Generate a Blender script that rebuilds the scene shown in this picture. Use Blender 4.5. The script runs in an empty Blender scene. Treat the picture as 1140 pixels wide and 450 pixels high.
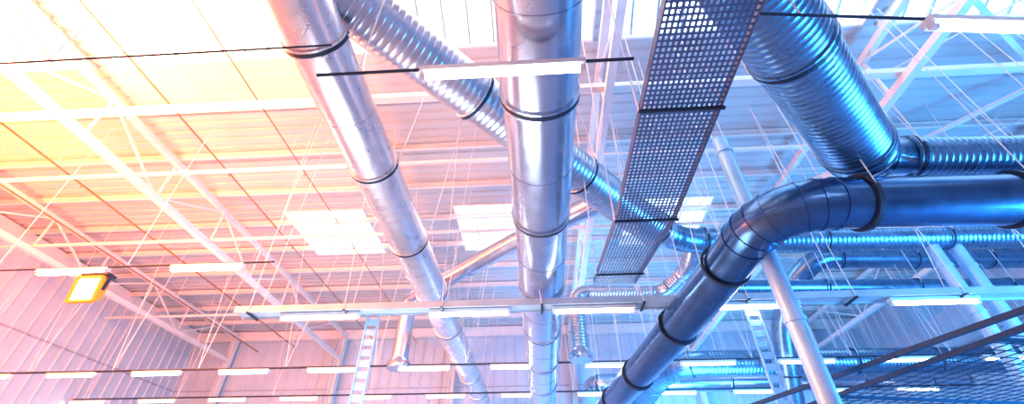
import bpy, math, random
from mathutils import Vector, Matrix
random.seed(4)
EYE=1.6
scene=bpy.context.scene
try:
    scene.view_settings.view_transform='Standard'
    scene.view_settings.look='Medium High Contrast'
except Exception: pass

# ---------------- materials ----------------
def mat(name,color,rough=.5,metal=0.0,var=.15,scale=(1,1,1),nscale=3.0,bump=0.0,emis=None,estr=0.0):
    m=bpy.data.materials.new(name);m.use_nodes=True
    nt=m.node_tree;b=nt.nodes['Principled BSDF']
    tc=nt.nodes.new('ShaderNodeTexCoord');mp=nt.nodes.new('ShaderNodeMapping')
    mp.inputs['Scale'].default_value=scale
    no=nt.nodes.new('ShaderNodeTexNoise');no.inputs['Scale'].default_value=nscale;no.inputs['Detail'].default_value=5
    nt.links.new(tc.outputs['Object'],mp.inputs['Vector']);nt.links.new(mp.outputs['Vector'],no.inputs['Vector'])
    r=nt.nodes.new('ShaderNodeValToRGB')
    r.color_ramp.elements[0].position=.3;r.color_ramp.elements[1].position=.7
    r.color_ramp.elements[0].color=tuple(c*(1-var) for c in color)+(1,)
    r.color_ramp.elements[1].color=tuple(min(1,c*(1+var)) for c in color)+(1,)
    nt.links.new(no.outputs['Fac'],r.inputs['Fac']);nt.links.new(r.outputs['Color'],b.inputs['Base Color'])
    b.inputs['Metallic'].default_value=metal
    mr=nt.nodes.new('ShaderNodeMapRange');mr.inputs['To Min'].default_value=max(.03,rough-.08);mr.inputs['To Max'].default_value=rough+.1
    nt.links.new(no.outputs['Fac'],mr.inputs['Value']);nt.links.new(mr.outputs['Result'],b.inputs['Roughness'])
    if bump:
        bp=nt.nodes.new('ShaderNodeBump');bp.inputs['Strength'].default_value=bump;bp.inputs['Distance'].default_value=.02
        nt.links.new(no.outputs['Fac'],bp.inputs['Height']);nt.links.new(bp.outputs['Normal'],b.inputs['Normal'])
    if emis:
        b.inputs['Emission Color'].default_value=tuple(emis)+(1,);b.inputs['Emission Strength'].default_value=estr
    return m
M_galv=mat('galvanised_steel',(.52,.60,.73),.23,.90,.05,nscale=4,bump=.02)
M_galvWarmlit=mat('galvanised_steel_warmlit',(.74,.70,.73),.28,.80,.05,nscale=4,bump=.02)  # paler, pinker steel; warm light of the left side put into the colour
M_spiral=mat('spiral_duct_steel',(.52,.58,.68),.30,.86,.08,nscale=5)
M_spiralBluelit=mat('spiral_duct_steel_bluelit',(.22,.38,.55),.28,.86,.12,nscale=5)  # same spiral steel with the right side's blue light put into its colour
M_navy=mat('dark_duct_steel_bluelit',(.10,.20,.36),.23,.86,.12,nscale=4,bump=.02)  # dark steel, its blue tone painted in for the right side's cool light
M_dark=mat('dark_strap',(.035,.055,.09),.5,.2,.2)
M_tray=mat('cable_tray_steel',(.11,.16,.27),.45,.3,.15)
M_traywhite=mat('lighting_trunking_paint',(.42,.5,.6),.45,.3,.1)
M_white=mat('white_painted_steel',(.80,.80,.81),.45,0,.04)
M_deck=mat('roof_deck_white',(.59,.60,.63),.5,.0,.04,scale=(.3,3,1),nscale=2)
M_wall=mat('wall_panel_white',(.54,.66,.78),.5,.0,.05,nscale=1.2)
M_brown=mat('primed_pipe_brown',(.42,.22,.13),.5,.0,.15)
M_bluepipe=mat('light_blue_pipe',(.40,.66,.88),.35,.3,.08)
M_wire=mat('steel_wire',(.85,.85,.88),.4,.1,.05)
M_floor=mat('concrete_floor',(.28,.35,.45),.5,0,.15,nscale=.8)
M_mesh=mat('mesh_guard_blue',(.008,.07,.17),.7,.0,.2)
M_tube=mat('fluorescent_glow',(.9,.9,.9),.4,emis=(.95,.98,1),estr=12)
M_flood=mat('flood_glow',(1,.6,.2),.4,emis=(1,.68,.34),estr=2.2)
M_floodrim=mat('flood_rim_orange_glow',(.8,.25,.03),.4,emis=(1,.22,.02),estr=.6)  # orange housing; emission paints the lamp's glow onto it
def pane(name,col,s):
    return mat(name,(.8,.8,.8),.5,emis=col,estr=s,var=.03)
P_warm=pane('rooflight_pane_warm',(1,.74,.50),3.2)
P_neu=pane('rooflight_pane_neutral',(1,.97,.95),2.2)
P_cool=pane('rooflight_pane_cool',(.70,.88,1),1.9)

# ---------------- mesh builder ----------------
class MB:
    def __init__(s,name): s.name=name;s.v=[];s.f=[];s.mi=[];s.sm=[];s.mats=[]
    def m(s,mt):
        if mt not in s.mats:s.mats.append(mt)
        return s.mats.index(mt)
    def add(s,vs,fs,mt,smooth=False):
        o=len(s.v);k=s.m(mt);s.v+= [tuple(v) for v in vs]
        for f in fs: s.f.append(tuple(o+i for i in f));s.mi.append(k);s.sm.append(smooth)
    def box(s,a,b,mt):
        x0,y0,z0=a;x1,y1,z1=b
        vs=[(x0,y0,z0),(x1,y0,z0),(x1,y1,z0),(x0,y1,z0),(x0,y0,z1),(x1,y0,z1),(x1,y1,z1),(x0,y1,z1)]
        s.add(vs,[(0,3,2,1),(4,5,6,7),(0,1,5,4),(1,2,6,5),(2,3,7,6),(3,0,4,7)],mt)
    def beam(s,a,b,w,h,mt):
        a=Vector(a);b=Vector(b);d=(b-a).normalized()
        up=Vector((0,0,1)) if abs(d.z)<.95 else Vector((0,1,0))
        sd=d.cross(up).normalized();u=sd.cross(d).normalized()
        vs=[]
        for p in (a,b):
            for i,j in((-1,-1),(1,-1),(1,1),(-1,1)): vs.append(p+sd*(i*w/2)+u*(j*h/2))
        s.add(vs,[(3,2,1,0),(4,5,6,7),(0,1,5,4),(1,2,6,5),(2,3,7,6),(3,0,4,7)],mt)
    def ibeam(s,a,b,w,h,mt,t=.02):
        a=Vector(a);b=Vector(b);z=Vector((0,0,1))
        s.beam(a+z*(h/2-t/2),b+z*(h/2-t/2),w,t,mt);s.beam(a-z*(h/2-t/2),b-z*(h/2-t/2),w,t,mt);s.beam(a,b,t*.7,h-2*t,mt)
    def rings(s,path,mt,seg=28,caps=True,smooth=True):
        P=[Vector(p) for p,_ in path];n=len(P)
        def tan(i):
            d=Vector((0,0,0))
            if i<n-1:
                k=i+1
                while k<n-1 and (P[k]-P[i]).length<1e-5:k+=1
                if (P[k]-P[i]).length>1e-6:d+=(P[k]-P[i]).normalized()
            if i>0:
                k=i-1
                while k>0 and (P[k]-P[i]).length<1e-5:k-=1
                if (P[i]-P[k]).length>1e-6:d+=(P[i]-P[k]).normalized()
            return d.normalized()
        t=tan(0);up=Vector((0,0,1)) if abs(t.z)<.9 else Vector((0,1,0))
        nrm=(up-t*up.dot(t)).normalized()
        vs=[]
        for i in range(n):
            t=tan(i);nrm=(nrm-t*nrm.dot(t)).normalized();bi=t.cross(nrm)
            r=path[i][1]
            for k in range(seg):
                a=2*math.pi*k/seg
                vs.append(P[i]+nrm*(math.cos(a)*r)+bi*(math.sin(a)*r))
        fs=[]
        for i in range(n-1):
            for k in range(seg):
                k2=(k+1)%seg
                fs.append((i*seg+k,i*seg+k2,(i+1)*seg+k2,(i+1)*seg+k))
        s.add(vs,fs,mt,smooth)
        if caps:
            s.add(vs[:seg],[tuple(range(seg-1,-1,-1))],mt);s.add(vs[-seg:],[tuple(range(seg))],mt)
    def rod(s,a,b,r,mt,seg=8):
        s.rings([(Vector(a),r),(Vector(b),r)],mt,seg)
    def band(s,p,d,r,mt,w=.05,e=.03):
        p=Vector(p);d=Vector(d).normalized()
        s.rings([(p-d*w/2,r),(p-d*w/2,r+e),(p+d*w/2,r+e),(p+d*w/2,r)],mt,32,False,False)
    def obj(s,loc=(0,0,0)):
        me=bpy.data.meshes.new(s.name);me.from_pydata([(x,y,z+EYE) for x,y,z in s.v],[],s.f)
        for mt in s.mats:me.materials.append(mt)
        me.polygons.foreach_set('material_index',s.mi);me.polygons.foreach_set('use_smooth',s.sm)
        me.update()
        o=bpy.data.objects.new(s.name,me);scene.collection.objects.link(o);return o

def fillet(pts,rad,n=6):
    P=[Vector(p) for p in pts];out=[P[0]]
    for i in range(1,len(P)-1):
        a,b,c=P[i-1],P[i],P[i+1]
        d1=(a-b);d2=(c-b);L=min(rad,d1.length*.48,d2.length*.48)
        if d1.angle(d2)>3.0: out.append(b);continue
        p=b+d1.normalized()*L;q=b+d2.normalized()*L
        for k in range(n+1):
            t=k/n;out.append(p*(1-t)**2+b*2*t*(1-t)+q*t*t)
    out.append(P[-1]);return out
def duct(mb,pts,r,mt,spiral=False,rad=.8,flange=0,fl0=0,strap=M_dark,pitch=.11,n=6,amp=.006,seam=0):
    pl=fillet(pts,rad,n)
    path=[]
    if spiral:
        for i in range(len(pl)-1):
            a,b=pl[i],pl[i+1];L=(b-a).length
            if L<.45:
                path.append((a,r));continue
            k=max(1,int(L/pitch));d=(b-a)/k
            for j in range(k):
                o=a+d*j
                path+=[(o,r),(o+d*.05,r),(o+d*.66,r),(o+d*.74,r+amp),(o+d*.90,r+amp)]
        path.append((pl[-1],r))
    else: path=[(p,r) for p in pl]
    mb.rings(path,mt,36)
    for i in range(1,len(pl)-1):
        if (pl[i]-pl[i-1]).length<.6 or (pl[i+1]-pl[i]).length<.6:
            mb.band(pl[i],(pl[i+1]-pl[i-1]),r,mt,.025,.012)
    out=[]
    if flange:
        acc=0;nx=fl0;sm=fl0+flange/2
        for i in range(len(pl)-1):
            a,b=pl[i],pl[i+1];L=(b-a).length;d=(b-a).normalized()
            while nx<=acc+L:
                p=a+d*(nx-acc)
                mb.band(p,d,r,strap,.045,.03);mb.band(p+d*.045,d,r,mt,.03,.028);mb.band(p-d*.045,d,r,mt,.03,.028)
                out.append((p,d));nx+=flange
            if seam:
                while sm<=acc+L:
                    if sm>acc: mb.band(a+d*(sm-acc),d,r,mt,.02,.008)
                    sm+=flange
            acc+=L
    return out
def hang(mb,p,d,r,top=9.0,spread=.0,wr=.009):
    sd=Vector(d).cross(Vector((0,0,1)))
    if sd.length<.1:return
    sd.normalize()
    for k in(-1,1):
        a=Vector(p)+sd*k*(r+.03);b=Vector((a.x+sd.x*k*spread,a.y+sd.y*k*spread,top))
        mb.rod(a,b,wr,M_wire,6)

# ---------------- room shell ----------------
XL,XR,YB,YF=-19.3,17.0,23.0,-6.0
HR=9.2
def deck(mb,x0,x1,y0,y1):
    n=max(1,round((y1-y0)/.32));d=(y1-y0)/n
    pr=[]
    for i in range(n):
        y=y0+i*d
        pr+=[(y,HR),(y+d*.6,HR),(y+d*.7,HR+.05),(y+d*.9,HR+.05)]
    pr.append((y1,HR))
    vs=[];fs=[]
    for y,z in pr: vs+=[(x0,y,z),(x1,y,z)]
    for i in range(len(pr)-1): fs.append((2*i,2*i+2,2*i+3,2*i+1))
    mb.add(vs,fs,M_deck)
    mb.box((x0,y0,HR+.06),(x1,y1,HR+.2),M_deck)
TX=[-16.6,-10.5,-4.4,1.7,7.8,13.9]
Y1a,Y1b=2.2,5.75
top=[(a+.15,a+5.95,Y1a,Y1b) for a in TX[:-1]]
row2=[(a+1.6,a+4.5,11.8,14.8) for a in TX[1:-1]]
back_fill=[(a+.2,a+5.9,-4.5,-1.5) for a in TX[:-1]]  # unseen rooflight row behind the camera, added to give the hall light
c=MB('ceiling')
def rowdeck(cells,y0,y1):
    x=XL
    for a,b,_,_ in sorted(cells):
        deck(c,x,a,y0,y1);x=b
    deck(c,x,XR,y0,y1)
deck(c,XL,XR,YF,-4.5)
rowdeck(back_fill,-4.5,-1.5);deck(c,XL,XR,-1.5,Y1a)
rowdeck(top,Y1a,Y1b);deck(c,XL,XR,Y1b,11.8);rowdeck(row2,11.8,14.8);deck(c,XL,XR,14.8,YB)
c.obj()
for idx,(x0,x1,y0,y1) in enumerate(sorted(top+row2+back_fill)):
    w=MB('window_%d'%(idx+1));cx=(x0+x1)/2
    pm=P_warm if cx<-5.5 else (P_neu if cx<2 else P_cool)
    n=12;rise=.45
    def zz(t):return HR+.16+rise*math.sin(math.pi*t)
    vs=[];fs=[]
    for i in range(n+1):
        t=i/n;y=y0+(y1-y0)*t;vs+=[(x0,y,zz(t)),(x1,y,zz(t))]
    for i in range(n):fs.append((2*i,2*i+2,2*i+3,2*i+1))
    w.add(vs,fs,pm)
    for xx in (x0,x1):
        vs=[(xx,y0+(y1-y0)*i/n,zz(i/n)) for i in range(n+1)];w.add(vs,[tuple(range(n+1))],pm)
    k=max(2,round((x1-x0)/.6))
    for j in range(k+1):
        x=x0+.02+(x1-x0-.04)*j/k
        for i in range(n):
            t=i/n;t2=(i+1)/n
            w.beam((x,y0+(y1-y0)*t,zz(t)-.03),(x,y0+(y1-y0)*t2,zz(t2)-.03),.045,.06,M_traywhite)
    for a,b in(((x0,y0,HR-.03),(x1,y0+.05,HR+.2)),((x0,y1-.05,HR-.03),(x1,y1,HR+.2)),((x0,y0+.05,HR-.03),(x0+.05,y1-.05,HR+.2)),((x1-.05,y0+.05,HR-.03),(x1,y1-.05,HR+.2))):
        w.box(a,b,M_white)
    w.obj()

def ribwall(name,a,b,inward,z0=-EYE,z1=HR):
    mb=MB(name);a=Vector(a);b=Vector(b);L=(b-a).length;d=(b-a)/L;inn=Vector(inward)
    n=round(L/.55);s=L/n;pr=[]
    for i in range(n):
        o=a+d*s*i
        pr+=[o,o+d*s*.78,o+d*s*.84+inn*.05,o+d*s*.94+inn*.05]
    pr.append(b);vs=[];fs=[]
    for p in pr: vs+=[(p.x,p.y,z0),(p.x,p.y,z1)]
    for i in range(len(pr)-1):fs.append((2*i,2*i+2,2*i+3,2*i+1))
    mb.add(vs,fs,M_wall)
    for z in (3.2,6.1):
        q0=a+inn*.03;q1=b+inn*.03
        mb.beam((q0.x,q0.y,z),(q1.x,q1.y,z),.06,.04,M_traywhite)
    mb.obj()
ribwall('wall_back',(XL,YB,0),(XR,YB,0),(0,-1,0))
ribwall('wall_left',(XL,YF,0),(XL,YB,0),(1,0,0))
ribwall('wall_right',(XR,YF,0),(XR,YB,0),(-1,0,0))
ribwall('wall_front',(XL,YF,0),(XR,YF,0),(0,1,0))
f=MB('floor');f.box((XL,YF,-EYE-.2),(XR,YB,-EYE),M_floor);f.obj()
t=MB('trim_back');t.box((XL,YB-.35,HR-.55),(XR,YB-.08,HR-.05),M_white);t.obj()
t=MB('trim_left');t.box((XL+.08,YF,HR-.5),(XL+.3,YB,HR-.05),M_white);t.obj()

for x in TX:
    m=MB('steel_column')
    for dx in(-.11,.11): m.box((x+dx-.012,YB-.72,-EYE),(x+dx+.012,YB-.38,8.6),M_white)
    m.box((x-.1,YB-.56,-EYE),(x+.1,YB-.54,8.6),M_white);m.box((x-.25,YB-.8,-EYE),(x+.25,YB-.3,-EYE+.03),M_white);m.obj()
for x in TX:
    m=MB('roof_truss');hb,ht=7.5,8.78
    m.beam((x,YF+.1,hb),(x,YB-.4,hb),.17,.17,M_white);m.beam((x,YF+.1,ht),(x,YB-.4,ht),.15,.16,M_white)
    y=YF+.4;st=2.4;k=0
    while y+st<YB:
        m.beam((x,y,hb),(x,y,ht),.055,.055,M_white)
        if k%2==0:m.beam((x,y,hb),(x,y+st,ht),.05,.05,M_white)
        else:m.beam((x,y,ht),(x,y+st,hb),.05,.05,M_white)
        y+=st;k+=1
    m.obj()
y=-5.2
while y<YB-.5:
    if not (Y1a-.1<y<Y1b+.1):
        m=MB('purlin');m.ibeam((XL+.3,y,HR-.14),(XR-.1,y,HR-.14),.08,.2,M_white,.018);m.obj()
    y+=1.75
for y,s in((0.0,.1),(5.9,.14),(8.0,.08),(11.2,.08),(17.0,.08)):
    m=MB('tie_beam');m.beam((XL+.3,y,7.66),(XR,y,7.66),s,s,M_white);m.obj()
m=MB('wind_bracing')
for i in(4,):
    a,b=TX[i],TX[i+1]
    for y0,y1 in((1,7),(7,13),(13,19)):
        m.rod((a,y0,8.55),(b,y1,8.55),.02,M_white,6);m.rod((b,y0,8.5),(a,y1,8.5),.02,M_white,6)
m.beam((7.8,9.9,7.6),(12.5,7,8.7),.1,.1,M_white);m.beam((7.8,4.2,7.55),(12.2,7,8.7),.1,.1,M_white)
m.obj()
for x,h,r in((-8.8,8.4,.022),(-13.2,8.2,.028),(-15.2,8.0,.028),(-6.5,8.3,.016)):
    m=MB('sprinkler_pipe');m.rod((x,YF+.3,h),(x,YB-.4,h),r,M_brown,10)
    y=-4.
    while y<22:
        m.rod((x,y,h),(x,y,9.05),.01,M_wire,6);m.rod((x,y+.9,h),(x,y+.9,h-.1),.016,M_brown,6);y+=4
    m.obj()

# ---------------- ducts ----------------
m=MB('ventilation_duct')
fl=duct(m,[(.13,-3,4.2),(.13,21.8,4.2)],.45,M_galv,flange=2.4,fl0=1.47,seam=1)
for p,d in fl: hang(m,p,d,.45)
m.obj()
m=MB('ventilation_duct')
fl=duct(m,[(-2.77,-3,5.2),(-2.77,21.8,5.2)],.4,M_galvWarmlit,flange=2.45,fl0=1.08,seam=1)
for p,d in fl: hang(m,p,d,.4,spread=.5)
m.obj()
m=MB('spiral_duct')
fl=duct(m,[(-5.6,-.5,6.05),(2.24,8.24,6.05),(3.2,9.2,6.05)],.43,M_spiral,True,flange=2.9,fl0=1.2)
for p,d in fl: hang(m,p,d,.43,spread=.8)
m.rings([((2.95,8.97,6.05),.43),((3.35,9.3,6.05),.32)],M_galv,36)
fl=duct(m,[(3.1,9.1,6.05),(3.9,9.65,6.05),(16.9,10.0,6.05)],.32,M_spiralBluelit,True,rad=.6,flange=3,fl0=1.4)
for p,d in fl: hang(m,p,d,.32,spread=.3)
m.obj()
m=MB('spiral_duct')
a=Vector((.2,0.1,4.3));b=Vector((4.6,4.62,4.3))
fl=duct(m,[a,b],.43,M_spiralBluelit,True,flange=2.2,fl0=1.7,pitch=.09,amp=.005)
for p,d in fl: hang(m,p,d,.43,spread=.2)
dd=(b-a).normalized()
m.rings([(b,.44),(b+dd*.05,.44),(b+dd*.22,.30)],M_spiralBluelit,36)
fl=duct(m,[b-dd*.5,(4.72,4.74,4.3),(5.3,4.8,4.3),(16.9,5.3,4.3)],.285,M_spiralBluelit,True,rad=.4,flange=2.2,fl0=1.3,pitch=.09,amp=.005)
for p,d in fl: hang(m,p,d,.285)
m.obj()
m=MB('elbow_duct')
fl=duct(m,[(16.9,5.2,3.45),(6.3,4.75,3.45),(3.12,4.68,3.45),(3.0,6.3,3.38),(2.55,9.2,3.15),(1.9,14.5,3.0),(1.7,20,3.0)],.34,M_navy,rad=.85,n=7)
for p,d in(((6.15,4.745,3.45),(1,0.04,0)),((4.25,4.7,3.45),(1,0.02,0)),((2.99,6.15,3.39),(0,1,-.02)),((2.7,8.2,3.23),(-.15,1,-.05)),((2.35,10.8,3.1),(-.12,1,0)),((2.08,13,3.05),(-.12,1,0)),((9,4.86,3.45),(1,.04,0))):
    m.band(p,d,.34,M_dark,.06,.04);hang(m,p,d,.34)
m.obj()
m=MB('branch_duct')
duct(m,[(1.1,11.3,3.9),(1.1,11.3,5.5),(3.6,11.4,5.5),(4.05,10.3,5.65),(4.1,9.7,6.0)],.2,M_spiral,True,rad=.35,pitch=.08,amp=.006)
m.rings([((1.1,11.3,3.9),.2),((1.1,11.3,3.75),.3),((1.1,11.3,3.6),.3)],M_galv,28)
m.obj()
m=MB('branch_duct')
duct(m,[(-4.2,13,4.3),(-4.2,13,6.15),(-3.5,12.3,6.2),(-.46,9.6,6.2),(1.75,7.75,6.1)],.25,M_galv,False,rad=.4)
m.band((-1.9,10.9,6.2),(3,-2.7,0),.25,M_galv,.04,.02)
m.rings([((-4.2,13,4.3),.25),((-4.2,13,4.15),.36),((-4.2,13,4.0),.36)],M_galv,28)
m.obj()
m=MB('ventilation_duct')
fl=duct(m,[(4.5,11.2,5.5),(16.9,11.8,5.5)],.2,M_spiralBluelit,flange=2.5,fl0=1);[hang(m,p,d,.2) for p,d in fl];m.obj()
m=MB('elbow_duct')
fl=duct(m,[(7.6,14.5,3.0),(7.6,13.4,5.4),(8.0,12.2,6.3),(8.4,11.7,6.6),(16.9,12.2,6.6)],.3,M_spiralBluelit,rad=.6,flange=2.2,fl0=1);[hang(m,p,d,.3) for p,d in fl];m.obj()
m=MB('ventilation_duct')
fl=duct(m,[(4.35,21,4.6),(4.3,16.2,4.6),(4.9,14.95,4.6),(16.9,15.2,4.6)],.4,M_spiralBluelit,True,rad=.9,flange=2.6,fl0=1);[hang(m,p,d,.4) for p,d in fl];m.obj()
m=MB('ventilation_duct')
fl=duct(m,[(2.2,22.2,5.0),(2.2,18.6,5.0),(16.9,19.0,5.0)],.35,M_galv,rad=.7,flange=2.6,fl0=1);[hang(m,p,d,.35) for p,d in fl];m.obj()

for (x,y,tp,r) in((3.3,5.5,5.5,.12),(9.9,9.8,5.75,.15),(10.5,9.85,5.75,.15)):
    m=MB('riser_pipe');m.rod((x,y,-EYE),(x,y,tp),r,M_bluepipe,20)
    for h in(0,2.2,4.0,5.2):m.band((x,y,h),(0,0,1),r,M_bluepipe,.06,.02)
    if tp<5.6: hang(m,(x,y,tp),(0,1,0),r-.05)
    m.obj()

# ---------------- perforated cable tray ----------------
def perf(mb,o,ux,uy,nx,ny,mt,hole=.30):
    o=Vector(o);ux=Vector(ux);uy=Vector(uy)
    for i in range(nx):
        for j in range(ny):
            b=o+ux*i+uy*j;c=b+(ux+uy)*.5
            outer=[b,b+ux*.5,b+ux,b+ux+uy*.5,b+ux+uy,b+ux*.5+uy,b+uy,b+uy*.5]
            q=hole*.9;e=hole
            offs=[(-q,-q),(0,-e),(q,-q),(e,0),(q,q),(0,e),(-q,q),(-e,0)]
            inner=[c+ux*u*.95+uy*v*1.05 for u,v in offs]
            mb.add(outer+inner,[(k,(k+1)%8,8+(k+1)%8,8+k) for k in range(8)],mt)
m=MB('cable_tray')
x0,x1=1.06,1.80;nx=16;cw=(x1-x0)/nx
segs=[((-1.0,3.2),(2.75,3.2)),((2.75,3.2),(4.55,3.2)),((4.55,3.2),(7.2,3.65))]
for (ya,ha),(yb,hb) in segs:
    a=Vector((x0,ya,ha));b=Vector((x0,yb,hb));L=(b-a).length;ny=round(L/.055)
    perf(m,a,(cw,0,0),(b-a)/ny,nx,ny,M_tray)
    for xx in(x0,x1):m.beam((xx,ya,ha+.04),(xx,yb,hb+.04),.012,.10,M_tray)
for y,h in((.9,3.2),(2.75,3.2),(4.55,3.2),(6.6,3.545)):
    m.box((x0-.03,y-.012,h-.035),(x1+.03,y+.012,h-.005),M_dark)
    for xx in(x0-.022,x1+.022):m.rod((xx,y,h-.02),(xx,y,9.05),.01,M_wire,6)
m.obj()

# ---------------- lighting rows ----------------
def lamp(x,y,h,L=1.5,dy=0):
    m=MB('fluorescent_lamp')
    a=Vector((x-L/2,y-dy*L/2,h));b=Vector((x+L/2,y+dy*L/2,h));d=(b-a).normalized();z=Vector((0,0,.068))
    m.beam(a-d*.03+z,b+d*.03+z,.12,.065,M_white)
    m.rings([(a,.03),(b,.03)],M_tube,12)
    for p in(a,b):m.rod(p-d*.025,p+d*.025,.034,M_white,10)
    m.obj()
def rail(name,x0,x1,y,h,r,mt=M_dark,hy=3.0,top=9.0,dy=0,vee=0):
    m=MB(name);m.rod((x0,y,h),(x1,y+dy*(x1-x0),h),r,mt,8)
    x=x0+.4
    while x<x1:
        yy=y+dy*(x-x0)
        if vee:
            for k in(-1,1):m.rod((x,yy,h),(x+k*random.uniform(.3,1)*vee,yy,9.1),.008,M_wire,5)
        else: m.rod((x,yy,h),(x,yy,top),.008,M_wire,5)
        x+=hy
    m.obj()
m=MB('lighting_trunking')
m.box((-5.9,7.62,3.50),(XR-.1,7.9,3.53),M_traywhite);m.box((-5.9,7.6,3.47),(XR-.1,7.62,3.6),M_traywhite);m.box((-5.9,7.9,3.47),(XR-.1,7.92,3.6),M_traywhite)
x=-5.6
while x<16.5:
    for k,yy in((-1,7.59),(1,7.93)):m.rod((x,yy,3.5),(x+k*random.uniform(.0,.9),yy,9.05),.008,M_wire,5)
    m.box((x-.02,7.56,3.44),(x+.02,7.96,3.47),M_dark);x+=1.9
m.obj()
for x in(-4.23,-1.29,1.085,4.08,7.24,10.2):lamp(x,7.76,3.38)
rail('lighting_rail',XL+.2,XR-.1,12.95,4.08,.03,hy=2.76,vee=.9)
for k in range(-6,6):lamp(-.65+2.76*k,12.95,3.95)
rail('lighting_rail',XL+.2,XR-.1,17.8,4.50,.03,hy=4.0,vee=.6)
for k in range(-6,6):lamp(-.73+2.95*k,17.8,4.36)
rail('lighting_rail',-12.0,-5.4,7.5,4.53,.02)
for x in(-9.75,-6.8):lamp(x,7.5,4.4,1.5)
rail('lighting_rail',-2.05,1.0,2.43,3.56,.016,hy=1.5)
lamp(-.24,2.43,3.44)
rail('lighting_rail',-9,-2.2,2.62,4.4,.012)
rail('lighting_rail',2.0,8,2.07,3.6,.014,dy=.094);lamp(4.25,2.28,3.47,1.5,.094)

for x in(-3.24,4.06):
    m=MB('cable_ladder')
    for s in(-.11,.11):m.box((x+s-.012,7.94,-EYE),(x+s+.012,8.0,3.6),M_bluepipe)
    z=-EYE+.1
    while z<3.5:m.box((x-.1,7.955,z),(x+.1,7.985,z+.12),M_bluepipe);z+=.2
    m.obj()

# floodlight
m=MB('floodlight')
x,y,h=-9.0,7.42,3.95
m.rod((x,7.5,4.5),(x,7.5,4.3),.025,M_dark);m.box((x-.29,y-.1,4.26),(x+.29,y+.12,4.30),M_dark)
for s in(-.29,.29):m.box((x+s-.015,y-.03,3.95),(x+s+.015,y+.03,4.3),M_dark)
c1=[(x-.27,y-.10,h+.24),(x+.27,y-.10,h+.24),(x+.27,y-.02,h-.26),(x-.27,y-.02,h-.26)]
c2=[(x-.14,y+.2,h+.2),(x+.14,y+.2,h+.2),(x+.14,y+.22,h-.1),(x-.14,y+.22,h-.1)]
m.add(c1+c2,[(4,5,6,7),(0,1,5,4),(1,2,6,5),(2,3,7,6),(3,0,4,7)],M_floodrim)
g=[(x-.25,y-.101,h+.22),(x+.25,y-.101,h+.22),(x+.25,y-.03,h-.24),(x-.25,y-.03,h-.24)]
m.add([(a,b-.012,c) for a,b,c in g],[(0,1,2,3)],M_flood)
g2=[(a,b-.012,c) for a,b,c in c1]
for i in range(4):
    m.beam(g2[i],g2[(i+1)%4],.07,.04,M_floodrim)
m.obj()

# overhead mesh guard, lower right (set slightly askew to the hall)
m=MB('mesh_guard')
hz=1.6
O=Vector((5.05,2.4,hz));e1=Vector((-.19,.982,0));e2=Vector((.982,.19,0));LL=9.0;WW=4.0
m.beam(O,O+e1*LL,.05,.05,M_mesh);m.beam(O+e2*WW,O+e2*WW+e1*LL,.05,.05,M_mesh)
s=0
while s<=LL+.01:
    m.beam(O+e1*s,O+e1*s+e2*WW,.03,.04,M_mesh);s+=2.25
s=0;z=Vector((0,0,.03))
while s<LL:
    m.beam(O+e1*s+z,O+e1*s+e2*WW+z,.008,.01,M_mesh);s+=.2
s=0
while s<WW:
    m.beam(O+e2*s+z,O+e2*s+e1*LL+z,.008,.01,M_mesh);s+=.2
for p in(O,O+e1*LL,O+e2*WW,O+e2*WW+e1*LL):
    m.beam((p.x,p.y,-EYE),(p.x,p.y,hz),.1,.1,M_mesh)
A=Vector((4.78,2.4,1.6));B=Vector((3.0,8.0,1.6))
m.beam(A,B,.05,.05,M_mesh)
m.beam(O,A,.05,.05,M_mesh);m.beam(O+e1*5.5,B,.05,.05,M_mesh)
m.obj()

# ---------------- lights ----------------
def light(name,typ,loc,col,power,size=.5,rot=None,sy=None):
    l=bpy.data.lights.new(name,typ);l.color=col;l.energy=power
    if typ=='POINT' or typ=='SPOT': l.shadow_soft_size=size
    if typ=='AREA':
        l.size=size
        if sy:l.shape='RECTANGLE';l.size_y=sy
    o=bpy.data.objects.new(name,l);o.location=(loc[0],loc[1],loc[2]+EYE)
    if rot:o.rotation_euler=rot
    scene.collection.objects.link(o);return o
def aim(o,t):
    d=Vector((t[0],t[1],t[2]+EYE))-o.location;o.rotation_euler=d.to_track_quat('-Z','Y').to_euler()
light('warm_fill_light','POINT',(-9.8,4.2,6.4),(1,.28,.09),3200,.6)  # warm fills added on the left to imitate sun glow; no fixtures here
light('warm_fill_light','POINT',(-15.0,6.5,6.0),(1,.13,.02),3400,.6)
light('warm_fill_light','POINT',(-6.0,4.0,6.5),(1,.33,.13),450,.6)
light('warm_fill_light','POINT',(-11.0,11,5.0),(1,.28,.13),500,.8)
o=light('blue_fill_light','AREA',(13,4,0.5),(.08,.48,1),2000,4);aim(o,(4,9,6))  # added blue fills tinting the right side and back wall, no real source
o=light('blue_fill_light','AREA',(5,15,0),(.10,.52,1),1500,5);aim(o,(3,22,7))
o=light('pale_fill_light','AREA',(-3,9,-1),(.78,.9,1),720,6);aim(o,(-1,14,9))  # added pale fills from below, lifting the ceiling and left wall
o=light('pale_fill_light','AREA',(-12,14,-1),(.60,.80,1),200,5);aim(o,(-16,20,6))

w=bpy.data.worlds.new('World');scene.world=w;w.use_nodes=True
w.node_tree.nodes['Background'].inputs[0].default_value=(.7,.8,1,1);w.node_tree.nodes['Background'].inputs[1].default_value=1

# ---------------- camera ----------------
fpx=480;p=math.atan(375/fpx);th=math.atan(37*math.cos(p)/fpx)
cd=bpy.data.cameras.new('camera');cd.sensor_width=36;cd.lens=36*fpx/1140;cd.clip_start=.05
co=bpy.data.objects.new('camera',cd);co.location=(0,0,EYE);co.rotation_euler=(math.pi/2+p,0,th)
scene.collection.objects.link(co);scene.camera=co
